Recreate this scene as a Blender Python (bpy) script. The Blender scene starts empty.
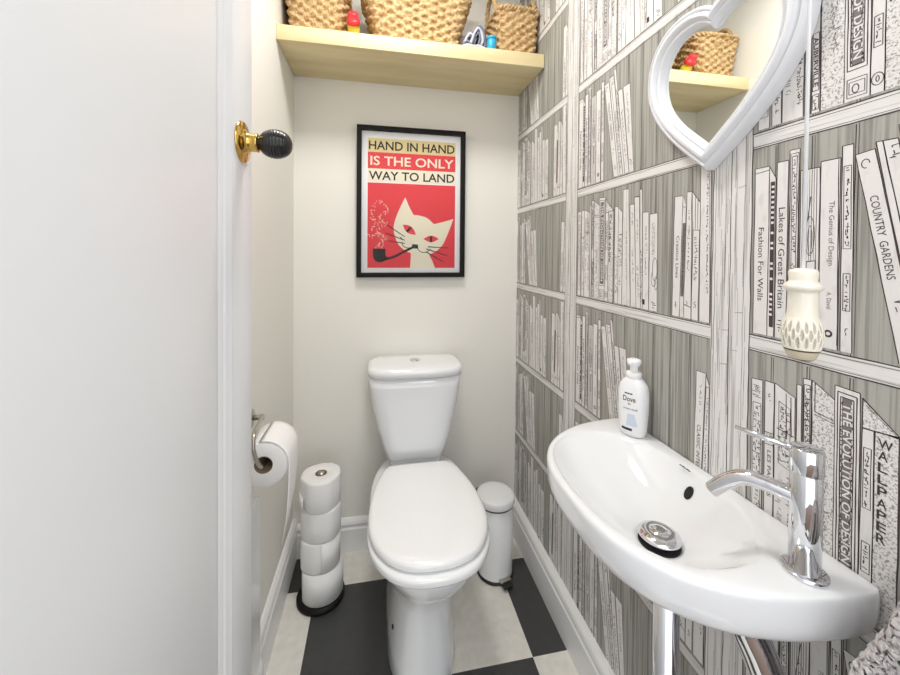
import bpy, bmesh, math, random
from mathutils import Vector, Matrix
PI = math.pi
sin, cos, rad = math.sin, math.cos, math.radians
scene = bpy.context.scene
COL = scene.collection

# ------------------------------------------------------------------ camera, world, lamps, exposure
XL, XR, YB, YF, ZC = -0.326, 0.590, 1.538, -0.06, 2.42      # inner faces of the little room
CAM_F, CAM_CX, CAM_CY = 372.94, 449.95, 258.42               # focal length and principal point, px of 900x675
yaw, pitch, roll = 0.1883, -0.0151, 0.0085
fw = Vector((sin(yaw)*cos(pitch), cos(yaw)*cos(pitch), sin(pitch)))
rt0 = Vector((cos(yaw), -sin(yaw), 0)); up0 = rt0.cross(fw)
rt = cos(roll)*rt0 + sin(roll)*up0; up = -sin(roll)*rt0 + cos(roll)*up0
cam = bpy.data.cameras.new('camera'); cam_ob = bpy.data.objects.new('camera', cam); COL.objects.link(cam_ob)
M = Matrix((rt, up, -fw)).transposed().to_4x4(); M.translation = Vector((0, 0, 1.2)); cam_ob.matrix_world = M
cam.sensor_fit = 'HORIZONTAL'; cam.sensor_width = 36; cam.lens = CAM_F/900*36
cam.shift_x = (450-CAM_CX)/900; cam.shift_y = -(337.5-CAM_CY)/900
cam.clip_start = 0.02
scene.camera = cam_ob

w = bpy.data.worlds.new('world'); scene.world = w; w.use_nodes = True
bg = w.node_tree.nodes['Background']; bg.inputs[0].default_value = (0.935, 0.965, 1.0, 1); bg.inputs[1].default_value = 1.15

def area(name, loc, target, size, power, col, shape='DISK', sy=None):
    L = bpy.data.lights.new(name, 'AREA'); L.energy = power; L.color = col; L.shape = shape; L.size = size
    if sy: L.size_y = sy
    o = bpy.data.objects.new(name, L); COL.objects.link(o); o.location = loc
    o.rotation_euler = (Vector(target)-Vector(loc)).to_track_quat('-Z', 'Y').to_euler()
    return o
area('ceiling_light', (0.07, 0.84, 2.335), (0.07, 0.84, 0), 0.30, 6.4, (1.0, 0.98, 0.95))
area('hall_light', (0.45, -0.75, 2.30), (0.2, 0.4, 1.0), 0.5, 2.5, (0.95, 0.97, 1.0))

vs = scene.view_settings
scene.display_settings.display_device = 'sRGB'
vs.view_transform = 'Standard'; vs.look = 'None'; vs.gamma = 1.0; vs.exposure = 0.75; vs.use_curve_mapping = False

# ------------------------------------------------------------------ materials
def lin(c):
    return tuple((x/255/12.92 if x/255 <= 0.04045 else ((x/255+0.055)/1.055)**2.4) for x in c) + (1,)
MATS = {}
def mat(name, rgb, rough=0.5, metal=0.0, coat=0.0, spec=0.5, var=None, bump=None, sss=0.0):
    """principled material; var=(scale xyz, rgb2, lo, hi) mixes a second tone by noise; bump=(scale, strength, dist)"""
    m = bpy.data.materials.new(name); m.use_nodes = True; nt = m.node_tree; b = nt.nodes['Principled BSDF']
    b.inputs['Base Color'].default_value = lin(rgb); b.inputs['Roughness'].default_value = rough
    b.inputs['Metallic'].default_value = metal; b.inputs['Coat Weight'].default_value = coat
    b.inputs['Specular IOR Level'].default_value = spec
    if sss: b.inputs['Subsurface Weight'].default_value = sss; b.inputs['Subsurface Radius'].default_value = (.01, .01, .01)
    tc = nt.nodes.new('ShaderNodeTexCoord')
    if var:
        mp = nt.nodes.new('ShaderNodeMapping'); mp.inputs['Scale'].default_value = var[0]
        nz = nt.nodes.new('ShaderNodeTexNoise'); nz.inputs['Scale'].default_value = 1; nz.inputs['Detail'].default_value = 5
        cr = nt.nodes.new('ShaderNodeValToRGB'); cr.color_ramp.elements[0].color = lin(var[1]); cr.color_ramp.elements[1].color = lin(rgb)
        cr.color_ramp.elements[0].position = var[2]; cr.color_ramp.elements[1].position = var[3]
        nt.links.new(tc.outputs['Object'], mp.inputs[0]); nt.links.new(mp.outputs[0], nz.inputs['Vector'])
        nt.links.new(nz.outputs[0], cr.inputs[0]); nt.links.new(cr.outputs[0], b.inputs['Base Color'])
    if bump:
        n2 = nt.nodes.new('ShaderNodeTexNoise'); n2.inputs['Scale'].default_value = bump[0]; n2.inputs['Detail'].default_value = 4
        bp = nt.nodes.new('ShaderNodeBump'); bp.inputs['Strength'].default_value = bump[1]; bp.inputs['Distance'].default_value = bump[2]
        nt.links.new(tc.outputs['Object'], n2.inputs['Vector']); nt.links.new(n2.outputs[0], bp.inputs['Height'])
        nt.links.new(bp.outputs[0], b.inputs['Normal'])
    MATS[name] = m
    return m

mat('wall_paint', (234, 231, 223), 0.75, bump=(60, .08, .002))
mat('ceiling_paint', (236, 235, 231), 0.8)
mat('door_paint', (233, 234, 236), 0.38, bump=(25, .05, .002))
mat('trim_paint', (238, 237, 235), 0.35)
mat('ceramic', (233, 234, 235), 0.07, coat=0.4)
mat('toilet_plastic', (246, 246, 246), 0.14, coat=0.2)
mat('white_plastic', (240, 240, 240), 0.25)
mat('chrome', (225, 226, 230), 0.06, 1.0)
mat('satin_steel', (190, 186, 178), 0.28, 1.0)
mat('brass', (214, 176, 96), 0.16, 1.0)
mat('ebony', (26, 25, 24), 0.24)
mat('black_wood', (22, 21, 20), 0.5, spec=.2)
mat('black_plastic', (28, 28, 28), 0.4)
mat('gap_shade', (18, 17, 16), 0.7)  # near-black painting in the shade of gaps and openings
mat('enamel_white', (240, 240, 240), 0.2, coat=.2)
mat('tissue', (240, 239, 237), 0.95, bump=(220, .25, .002))
mat('cardboard', (140, 122, 98), 0.9)
mat('birch', (230, 215, 172), 0.5, var=((3, 22, 22), (214, 196, 148), .3, .7))
mat('straw', (216, 188, 140), 0.8, var=((70, 70, 120), (164, 124, 78), .34, .62), bump=(300, .5, .003))
mat('paper_white', (240, 240, 240), 0.6)
mat('poster_red', (226, 58, 66), 0.6)
mat('poster_cream', (236, 228, 204), 0.6)
mat('poster_sand', (226, 208, 152), 0.6)
mat('poster_black', (24, 24, 26), 0.6)
mat('red_cap', (222, 52, 60), 0.35)
mat('yellow_plastic', (226, 206, 70), 0.4)
mat('blue_plastic', (40, 160, 200), 0.4)
mat('grey_cloth', (120, 124, 138), 0.9, bump=(500, .4, .002))
mat('pale_cloth', (190, 192, 202), 0.9, bump=(500, .4, .002))
mat('towel', (216, 210, 209), 0.98, bump=(700, .6, .004))
mat('cream_ceramic', (240, 234, 218), 0.22, coat=.3)
mat('grey_glaze', (192, 184, 168), 0.3)
mat('tan_glaze', (208, 198, 172), 0.3)
mat('brown_glaze', (86, 74, 60), 0.3)
mat('cord_white', (248, 248, 250), 0.6)
mat('label_ink', (38, 44, 70), 0.5)
mat('label_blue', (206, 214, 230), 0.4)
mat('label_gold', (200, 160, 70), 0.4)
mat('hall_wood', (112, 84, 62), 0.4, var=((4, 40, 40), (84, 60, 42), .35, .65))
mat('mirror_paint', (230, 231, 234), 0.3)
# printed wallpaper
LINE = (66, 54, 54)
mat('print_line', LINE, 0.7)
mat('print_grey', (120, 112, 110), 0.7)
mat('print_page', (226, 223, 220), 0.7, var=((90, 90, 30), (214, 210, 206), .30, .46))
mat('print_page_speckle', (224, 221, 218), 0.7, var=((420, 420, 420), (150, 144, 140), .36, .50))
mat('print_post', (224, 222, 219), 0.7, var=((60, 190, 4), (184, 179, 175), .34, .47))
mat('print_shelf', (225, 223, 220), 0.7, var=((60, 5, 220), (190, 186, 182), .34, .47))
mat('print_board', (170, 169, 161), 0.7, var=((60, 210, 4), (136, 134, 127), .36, .56))

def mirror_mat():
    m = mat('mirror_silver', (244, 247, 246), 0.0, 1.0); return m
mirror_mat()
def glass_mat():
    m = bpy.data.materials.new('picture_glass'); m.use_nodes = True; nt = m.node_tree
    out = nt.nodes['Material Output']; nt.nodes.remove(nt.nodes['Principled BSDF'])
    tr = nt.nodes.new('ShaderNodeBsdfTransparent'); gl = nt.nodes.new('ShaderNodeBsdfGlossy'); gl.inputs['Roughness'].default_value = .30
    fr = nt.nodes.new('ShaderNodeFresnel'); fr.inputs[0].default_value = 1.16; mx = nt.nodes.new('ShaderNodeMixShader')
    nt.links.new(fr.outputs[0], mx.inputs[0]); nt.links.new(tr.outputs[0], mx.inputs[1]); nt.links.new(gl.outputs[0], mx.inputs[2])
    nt.links.new(mx.outputs[0], out.inputs[0]); MATS['picture_glass'] = m
glass_mat()
def floor_mat():
    m = bpy.data.materials.new('vinyl_tiles'); m.use_nodes = True; nt = m.node_tree; b = nt.nodes['Principled BSDF']
    tc = nt.nodes.new('ShaderNodeTexCoord'); mp = nt.nodes.new('ShaderNodeMapping'); mp.vector_type = 'POINT'
    sx, sy = 1/0.335, 1/0.348
    mp.inputs['Scale'].default_value = (sx, sy, 1)
    mp.inputs['Location'].default_value = (0.2136*sx+5, -1.0236*sy+4, 0.5)
    ck = nt.nodes.new('ShaderNodeTexChecker'); ck.inputs['Scale'].default_value = 1
    ck.inputs['Color1'].default_value = lin((66, 66, 66)); ck.inputs['Color2'].default_value = lin((236, 232, 223))
    nz = nt.nodes.new('ShaderNodeTexNoise'); nz.inputs['Scale'].default_value = 40; nz.inputs['Detail'].default_value = 6
    mr = nt.nodes.new('ShaderNodeMapRange'); mr.inputs[1].default_value = .3; mr.inputs[2].default_value = .7; mr.inputs[3].default_value = .92; mr.inputs[4].default_value = 1.04
    mx = nt.nodes.new('ShaderNodeMix'); mx.data_type = 'RGBA'; mx.blend_type = 'MULTIPLY'; mx.inputs[0].default_value = 1
    nt.links.new(tc.outputs['Object'], mp.inputs[0]); nt.links.new(mp.outputs[0], ck.inputs[0])
    nt.links.new(tc.outputs['Object'], nz.inputs['Vector']); nt.links.new(nz.outputs[0], mr.inputs[0])
    nt.links.new(ck.outputs[0], mx.inputs[6]); nt.links.new(mr.outputs[0], mx.inputs[7]); nt.links.new(mx.outputs[2], b.inputs['Base Color'])
    b.inputs['Roughness'].default_value = .42; MATS['vinyl_tiles'] = m
floor_mat()

# ------------------------------------------------------------------ building helpers
class MB:
    """collects shapes in one mesh with several material slots"""
    def __init__(s): s.v = []; s.f = []; s.m = []; s.sm = []; s.slots = []
    def slot(s, m):
        if m not in s.slots: s.slots.append(m)
        return s.slots.index(m)
    def add(s, vs, fs, m, smooth=False):
        o = len(s.v); s.v += [tuple(v) for v in vs]; k = s.slot(m)
        for f in fs: s.f.append(tuple(i+o for i in f)); s.m.append(k); s.sm.append(smooth)
    def box(s, a, b, m):
        (x0, y0, z0), (x1, y1, z1) = a, b
        vs = [(x0,y0,z0),(x1,y0,z0),(x1,y1,z0),(x0,y1,z0),(x0,y0,z1),(x1,y0,z1),(x1,y1,z1),(x0,y1,z1)]
        s.add(vs, [(0,3,2,1),(4,5,6,7),(0,1,5,4),(1,2,6,5),(2,3,7,6),(3,0,4,7)], m)
    def loft(s, rings, m, cap0=True, cap1=True, smooth=True, closed=True):
        n = len(rings[0]); vs = [p for r in rings for p in r]; fs = []
        for i in range(len(rings)-1):
            for j in range(n if closed else n-1):
                k = (j+1) % n; fs.append((i*n+j, i*n+k, (i+1)*n+k, (i+1)*n+j))
        if cap0: fs.append(tuple(range(n-1, -1, -1)))
        if cap1: fs.append(tuple(range((len(rings)-1)*n, len(rings)*n)))
        s.add(vs, fs, m, smooth)
    def lathe(s, prof, m, c=(0,0,0), n=40, axis='z', cap0=True, cap1=True, R=None):
        rings = []
        for r, h in prof:
            ring = []
            for j in range(n):
                a = 2*PI*j/n; p = Vector((r*cos(a), r*sin(a), h))
                if R is not None: p = R @ p
                elif axis == 'x': p = Vector((p.z, p.x, p.y))
                elif axis == 'y': p = Vector((p.y, p.z, p.x))
                ring.append(tuple(p+Vector(c)))
            rings.append(ring)
        s.loft(rings, m, cap0, cap1)
    def tube(s, pts, r, m, n=16, cap=True):
        pts = [Vector(p) for p in pts]; rr = r if isinstance(r, (list, tuple)) else [r]*len(pts)
        t = (pts[1]-pts[0]).normalized(); u = t.orthogonal().normalized(); rings = []
        for i, p in enumerate(pts):
            a = pts[max(i-1, 0)]; b = pts[min(i+1, len(pts)-1)]; t = (b-a).normalized()
            u = (u - t*u.dot(t)).normalized(); v = t.cross(u)
            rings.append([tuple(p+rr[i]*(cos(2*PI*j/n)*u+sin(2*PI*j/n)*v)) for j in range(n)])
        s.loft(rings, m, cap, cap)
    def build(s, name, parent=None, bevel=None, seg=3, sub=0, recalc=True, weld=False):
        me = bpy.data.meshes.new(name); me.from_pydata(s.v, [], s.f)
        for x in s.slots: me.materials.append(MATS[x])
        me.polygons.foreach_set('material_index', s.m); me.polygons.foreach_set('use_smooth', s.sm); me.update()
        if recalc:
            b = bmesh.new(); b.from_mesh(me)
            if weld: bmesh.ops.remove_doubles(b, verts=b.verts, dist=1e-5)
            bmesh.ops.recalc_face_normals(b, faces=b.faces); b.to_mesh(me); b.free()
        o = bpy.data.objects.new(name, me); COL.objects.link(o)
        if parent is not None: o.parent = parent
        if bevel:
            md = o.modifiers.new('bevel', 'BEVEL'); md.width = bevel; md.segments = seg; md.limit_method = 'ANGLE'; md.angle_limit = rad(40)
            for p in me.polygons: p.use_smooth = True
            md.harden_normals = False
        if sub:
            md = o.modifiers.new('sub', 'SUBSURF'); md.levels = sub; md.render_levels = sub
        return o
def one(name, fn, m, parent=None, **k):
    b = MB(); fn(b, m); return b.build(name, parent, **k)
def box(name, a, c, m, parent=None, bevel=None):
    b = MB(); b.box(a, c, m); return b.build(name, parent, bevel=bevel)
def thing(name, label, cat, group=None):
    o = bpy.data.objects.new(name, None); o.empty_display_size = .05; COL.objects.link(o)
    return tag(o, label, cat, group)
def tag(o, label=None, cat=None, group=None, kind=None):
    for k, v in (('label', label), ('category', cat), ('group', group), ('kind', kind)):
        if v: o[k] = v
    return o
def struct(o, label, cat): return tag(o, label, cat, kind='structure')
def base(o, loc):
    """put the empty at the thing's base; its parts keep their world places"""
    o.location = loc
    for c in o.children: c.location = Vector(c.location) - Vector(loc)
    return o
def spline(pts, n=12, closed=False):
    P = [Vector(p) for p in pts]; out = []; L = len(P)
    rng = L if closed else L-1
    for i in range(rng):
        g = (lambda k: P[k % L]) if closed else (lambda k: P[min(max(k, 0), L-1)])
        a, b, c, d = g(i-1), g(i), g(i+1), g(i+2)
        for j in range(n):
            t = j/n
            out.append(.5*((2*b)+(c-a)*t+(2*a-5*b+4*c-d)*t*t+(3*b-a-3*c+d)*t**3))
    if not closed: out.append(P[-1])
    return out
def bez(a, b, c, d, n):
    a, b, c, d = map(Vector, (a, b, c, d)); out = []
    for i in range(n):
        t = i/n; s = 1-t; out.append(a*s**3+b*3*s*s*t+c*3*s*t*t+d*t**3)
    return out
def sup(cx, cy, a, bf, bb, n, z, N=56):
    """superellipse ring, front (-y) half depth bf, back half depth bb"""
    ring = []
    for j in range(N):
        t = 2*PI*j/N; c, s_ = cos(t), sin(t)
        x = a*math.copysign(abs(c)**(2/n), c); y = (bb if s_ > 0 else bf)*math.copysign(abs(s_)**(2/n), s_)
        ring.append((cx+x, cy+y, z))
    return ring
_txt = {}
def text_polys(body, bold=0.0):
    """letter outlines of a string as flat polygons, width scaled to 1 unit height; returns verts, faces, width"""
    key = (body, bold)
    if key in _txt: return _txt[key]
    cu = bpy.data.curves.new('lettering', 'FONT'); cu.body = body; cu.size = 1; cu.resolution_u = 3; cu.offset = bold
    ob = bpy.data.objects.new('lettering', cu); COL.objects.link(ob)
    dg = bpy.context.evaluated_depsgraph_get(); dg.update()
    me = bpy.data.meshes.new_from_object(ob.evaluated_get(dg))
    vs = [(v.co.x, v.co.y) for v in me.vertices]; fs = [tuple(p.vertices) for p in me.polygons]
    bpy.data.objects.remove(ob); bpy.data.curves.remove(cu); bpy.data.meshes.remove(me)
    x0 = min(v[0] for v in vs); x1 = max(v[0] for v in vs); y0 = min(v[1] for v in vs); y1 = max(v[1] for v in vs)
    _txt[key] = ([(v[0]-x0, v[1]-y0) for v in vs], fs, x1-x0, y1-y0)
    return _txt[key]

# ------------------------------------------------------------------ the room shell
struct(box('floor', (XL-.1, YF-.1, -.05), (XR+.1, YB+.1, 0), 'vinyl_tiles'), 'black and off-white checkerboard tile floor', 'floor')
struct(box('ceiling', (XL-.1, YF-.1, ZC), (XR+.1, YB+.1, ZC+.05), 'ceiling_paint'), 'plain white ceiling', 'ceiling')
struct(box('wall_left', (XL-.1, YF-.1, 0), (XL, YB+.1, ZC), 'wall_paint'), 'plain off-white painted left wall', 'wall')
struct(box('wall_back', (XL, YB, 0), (XR+.1, YB+.1, ZC), 'wall_paint'), 'plain off-white painted wall behind the toilet', 'wall')
b = MB(); b.box((XL, YF-.1, 0), (-.245, YF, ZC), 'wall_paint'); b.box((.53, YF-.1, 0), (XR, YF, ZC), 'wall_paint'); b.box((-.245, YF-.1, 2.06), (.53, YF, ZC), 'wall_paint')
struct(b.build('wall_front'), 'off-white wall with the open doorway', 'wall')
struct(box('trim_1', (-.245, YF-.115, 0), (-.243, YF+.0, 2.06), 'trim_paint'), 'white door lining beside the hinges', 'trim')
struct(box('hall_floor', (-1.2, -2.6, -.05), (1.6, YF-.1, 0), 'hall_wood'), 'brown wooden floor outside the doorway', 'floor')  # hall floor beyond the doorway, out of view

def skirting(name, a, bdir, L, label, h=.137, t=.018):
    """profiled skirting board: a = start at floor on the wall face, bdir = direction along, inward normal = left of it"""
    prof = [(0, 0), (t, 0), (t, h-.040), (t-.004, h-.034), (t-.004, h-.026), (t-.001, h-.020), (t-.004, h-.010), (t-.011, h-.002), (t-.014, h), (0, h)]
    d = Vector(bdir); nrm = Vector((-d.y, d.x, 0)); b = MB()
    rings = [[tuple(Vector(a)+d*s+nrm*p[0]+Vector((0, 0, p[1]))) for p in prof] for s in (0, L)]
    b.loft(rings, 'trim_paint', smooth=False); struct(b.build(name), label, 'skirting board')
skirting('baseboard_right', (XR, YF, 0), (0, 1, 0), YB-YF, 'white moulded skirting board under the book-pattern wallpaper', .141, .024)
skirting('baseboard_back', (XR-.02, YB, 0), (-1, 0, 0), XR-XL-.03, 'white moulded skirting board behind the toilet', .130)
skirting('baseboard_left', (XL, YB, 0), (0, -1, 0), YB-YF, 'white moulded skirting board along the plain left wall', .150)

# ------------------------------------------------------------------ book wallpaper (one printed wall)
random.seed(11)
class Print:
    def __init__(s): s.items = []            # (polygon [(u,z)], material, layer)
    def poly(s, pts, m, layer): s.items.append((list(pts), m, layer))
    def line(s, a, c, wd=.0011, m='print_line', layer=3, wob=.0004, n=None):
        a, c = Vector(a), Vector(c); L = (c-a).length
        if L < 1e-6: return
        n = n or max(1, int(L/.03)); d = (c-a)/L; nn = Vector((-d.y, d.x)); P = []
        for i in range(n+1):
            o = random.uniform(-wob, wob) if 0 < i < n else 0
            w_ = wd*random.uniform(.75, 1.25)/2; P.append((a+d*(L*i/n)+nn*(o+w_), a+d*(L*i/n)+nn*(o-w_)))
        for i in range(n): s.poly([P[i][0], P[i][1], P[i+1][1], P[i+1][0]], m, layer)
    def text(s, body, org, ax, h, length=None, m='print_line', layer=4, bold=0.0):
        """letters starting at org, running along ax (unit 2D), letter-up is ax turned left; scaled to length"""
        vs, fs, W, Ht = text_polys(body, bold); ax = Vector(ax); upv = Vector((-ax.y, ax.x)); sc = h/Ht; sx = (length/W) if length else sc
        V = [Vector(org)+ax*(v[0]*sx)+upv*(v[1]*sc) for v in vs]
        for f in fs: s.poly([V[i] for i in f], m, layer)
    def ring(s, c, ra, rb, wd, m='print_line', layer=4, n=14, a0=0, a1=2*PI):
        for i in range(n):
            a, e = a0+(a1-a0)*i/n, a0+(a1-a0)*(i+1)/n
            s.poly([(c[0]+ra*cos(a), c[1]+rb*sin(a)), (c[0]+ra*cos(e), c[1]+rb*sin(e)),
                    (c[0]+(ra-wd)*cos(e), c[1]+(rb-wd)*sin(e)), (c[0]+(ra-wd)*cos(a), c[1]+(rb-wd)*sin(a))], m, layer)
DN = Vector((0, -1))
def lerp(a, c, t): return Vector(a)*(1-t)+Vector(c)*t
def quad_book(P, tl, tr, br, bl, m='print_page', layer=2, top=True):
    P.poly([tl, tr, br, bl], m, layer)
    P.line(tl, bl); P.line(tr, br)
    if top: P.line(tl, tr)
def scribble(P, tl, tr, br, bl, t0, t1, k=0.5, wd=.5, dens=.0042, m='print_line'):
    """illegible lettering down the spine between the fractions t0..t1"""
    A, B = lerp(lerp(tl, tr, k), lerp(bl, br, k), t0), lerp(lerp(tl, tr, k), lerp(bl, br, k), t1)
    L = (B-A).length; W = (Vector(tr)-Vector(tl)).length*wd; d = (B-A)/L; nn = Vector((-d.y, d.x)); s_ = 0
    while s_ < L:
        st = random.uniform(.6, 1.3)*dens
        if random.random() < .86:
            c = A+d*s_; ww = W*random.uniform(.6, 1)
            for q in range(random.choice((1, 2, 2))):
                off = nn*random.uniform(-.4, .4)*ww
                if random.random() < .5:
                    P.line(c+off-nn*ww*.35, c+off+nn*ww*.35+d*random.uniform(-.3, .3)*st, .0010, m, 4, 0, 1)
                else:
                    P.line(c+off, c+off+d*st*.8+nn*random.uniform(-.2, .2)*ww, .0010, m, 4, 0, 1)
        s_ += st
def frame(P, tl, tr, br, bl, i0=.12, t0=.03, t1=.97, wd=.0009):
    q = [lerp(lerp(tl, bl, t0), lerp(tr, br, t0), i0), lerp(lerp(tl, bl, t0), lerp(tr, br, t0), 1-i0),
         lerp(lerp(tl, bl, t1), lerp(tr, br, t1), 1-i0), lerp(lerp(tl, bl, t1), lerp(tr, br, t1), i0)]
    for i in range(4): P.line(q[i], q[(i+1) % 4], wd)
    return q
def boards(P):
    P.poly([(0, -.0115), (.468, -.0115), (.468, .2985), (0, .2985)], 'print_board', 0)
    for k in range(9):
        u = .0365+.0484*k; P.line((u-.0016, 0), (u-.0016, .294), .0011, layer=1); P.line((u+.0016, 0), (u+.0016, .294), .0008, layer=1)
def title(P, tl, tr, br, bl, body, t0, t1, k=.28, h=.45, m='print_line', bold=0.0):
    A = lerp(lerp(tl, tr, k), lerp(bl, br, k), t0); B = lerp(lerp(tl, tr, k), lerp(bl, br, k), t1); d = (B-A).normalized()
    P.text(body, A, d, (Vector(tr)-Vector(tl)).length*h, (B-A).length, m, 4, bold)
def sparse():
    P = Print(); boards(P); z0 = .004
    def bk(u0, u1, zt, zt2=None, v0=None, v1=None, m='print_page'):
        q = ((u0, zt), (u1, zt2 or zt), (v1 if v1 is not None else u1+.001, z0), (v0 if v0 is not None else u0+.001, z0)); quad_book(P, *q, m=m); return q
    q = bk(.0042, .0265, .2650); P.line((.0042, .257), (.0262, .259)); title(P, *q, 'Fashion For Walls', .36, .80, .30, .38)
    q = bk(.0265, .0362, .2640, .2445); P.poly([(.0285, .240), (.0348, .240), (.0362, .018), (.0300, .018)], 'print_line', 3)
    for i in range(26): 
        zz = .234-i*.0078
        if random.random() < .8: P.poly([(.030, zz), (.0342, zz), (.0344, zz-.0036), (.0302, zz-.0036)], 'print_page', 5)
    q = bk(.0376, .0535, .2675); title(P, *q, 'Lakes of Great Britain', .26, .83, .22, .55); scribble(P, *q, .90, .96)
    q = bk(.0550, .0683, .2810); f = frame(P, *q, .1, .02, .97); frame(P, *q, .26, .035, .955); scribble(P, *q, .05, .94, .5, .45, .0038)
    q = bk(.0700, .0935, .2485)
    for i in range(7): P.line((.0725+.0029*i, .247), (.0738+.0029*i, .005), .0007, 'print_grey' if i % 2 else 'print_line')
    P.ring((.083, .155), .006, .028, .0009); P.ring((.083, .150), .003, .020, .0008); P.line((.080, .178), (.083, .21)); 
    P.poly([(.0795, .119), (.0905, .121), (.0905, .108), (.0795, .108)], 'print_page', 5)
    for a, c in (((.0795, .119), (.0905, .121)), ((.0905, .121), (.0905, .108)), ((.0905, .108), (.0795, .108)), ((.0795, .108), (.0795, .119))): P.line(a, c, layer=6)
    P.line((.083, .108), (.084, .06)); P.line((.0875, .108), (.088, .06))
    q = bk(.0945, .1166, .2555, m='print_page'); title(P, *q, 'The Genius of Design', .22, .56, .38, .36, 'print_grey'); title(P, *q, 'A. David', .70, .79, .42, .24, 'print_grey')
    P.ring((.107, .024), .005, .005, .0025); P.line((.1145, .255), (.117, .01))
    q = bk(.1180, .1296, .2700, v0=.1205, v1=.1328); frame(P, *q, .16, .10, .50); scribble(P, *q, .11, .49, .5, .45, .0045); frame(P, *q, .2, .62, .80); scribble(P, *q, .63, .79, .5, .4, .0045); scribble(P, *q, .87, .92)
    def lean(a0, a1, b0, b1, zt, zt2=None, m='print_page'):
        q = ((a0, zt), (a1, zt2 or zt), (b1, z0), (b0, z0)); quad_book(P, *q, m=m); return q
    q = lean(.1316, .1506, .1765, .1955, .2551, .258); title(P, *q, 'COUNTRY  GARDENS', .22, .62, .26, .42); P.ring((.142, .242), .0045, .006, .001, a1=5)
    scribble(P, *q, .72, .76, dens=.006); scribble(P, *q, .88, .92)
    q = lean(.1512, .1575, .1955, .203, .2658, .2655); 
    q = lean(.1575, .1710, .203, .2125, .2655, .265); scribble(P, *q, .03, .09, .5, .7); scribble(P, *q, .36, .95, .5, .8, .0036)
    q = lean(.1712, .1800, .2125, .2205, .280, .277); scribble(P, *q, .2, .6)
    q = lean(.1872, .2065, .2210, .2360, .218, .217); scribble(P, *q, .25, .8, .5, .35)
    q = lean(.2095, .2347, .2370, .2530, .2184, .2186); scribble(P, *q, .1, .55, .5, .3, .004, 'print_grey'); scribble(P, *q, .86, .92, .5, .5)
    q = bk(.4395, .4605, .2314, .2319, .4360, .4525); title(P, *q, 'CLASSIC INTERIORS', .44, .92, .30, .36); scribble(P, *q, .1, .32, .5, .25, .004, 'print_grey')
    q = bk(.4610, .4680, .2080, .2080, .4545, .4675); scribble(P, *q, .1, .9, .5, .5); P.poly([(.4610, .208), (.461, .225), (.468, .208)], 'print_page', 2); P.line((.4605, .2319), (.4678, .213))
    return P
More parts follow.
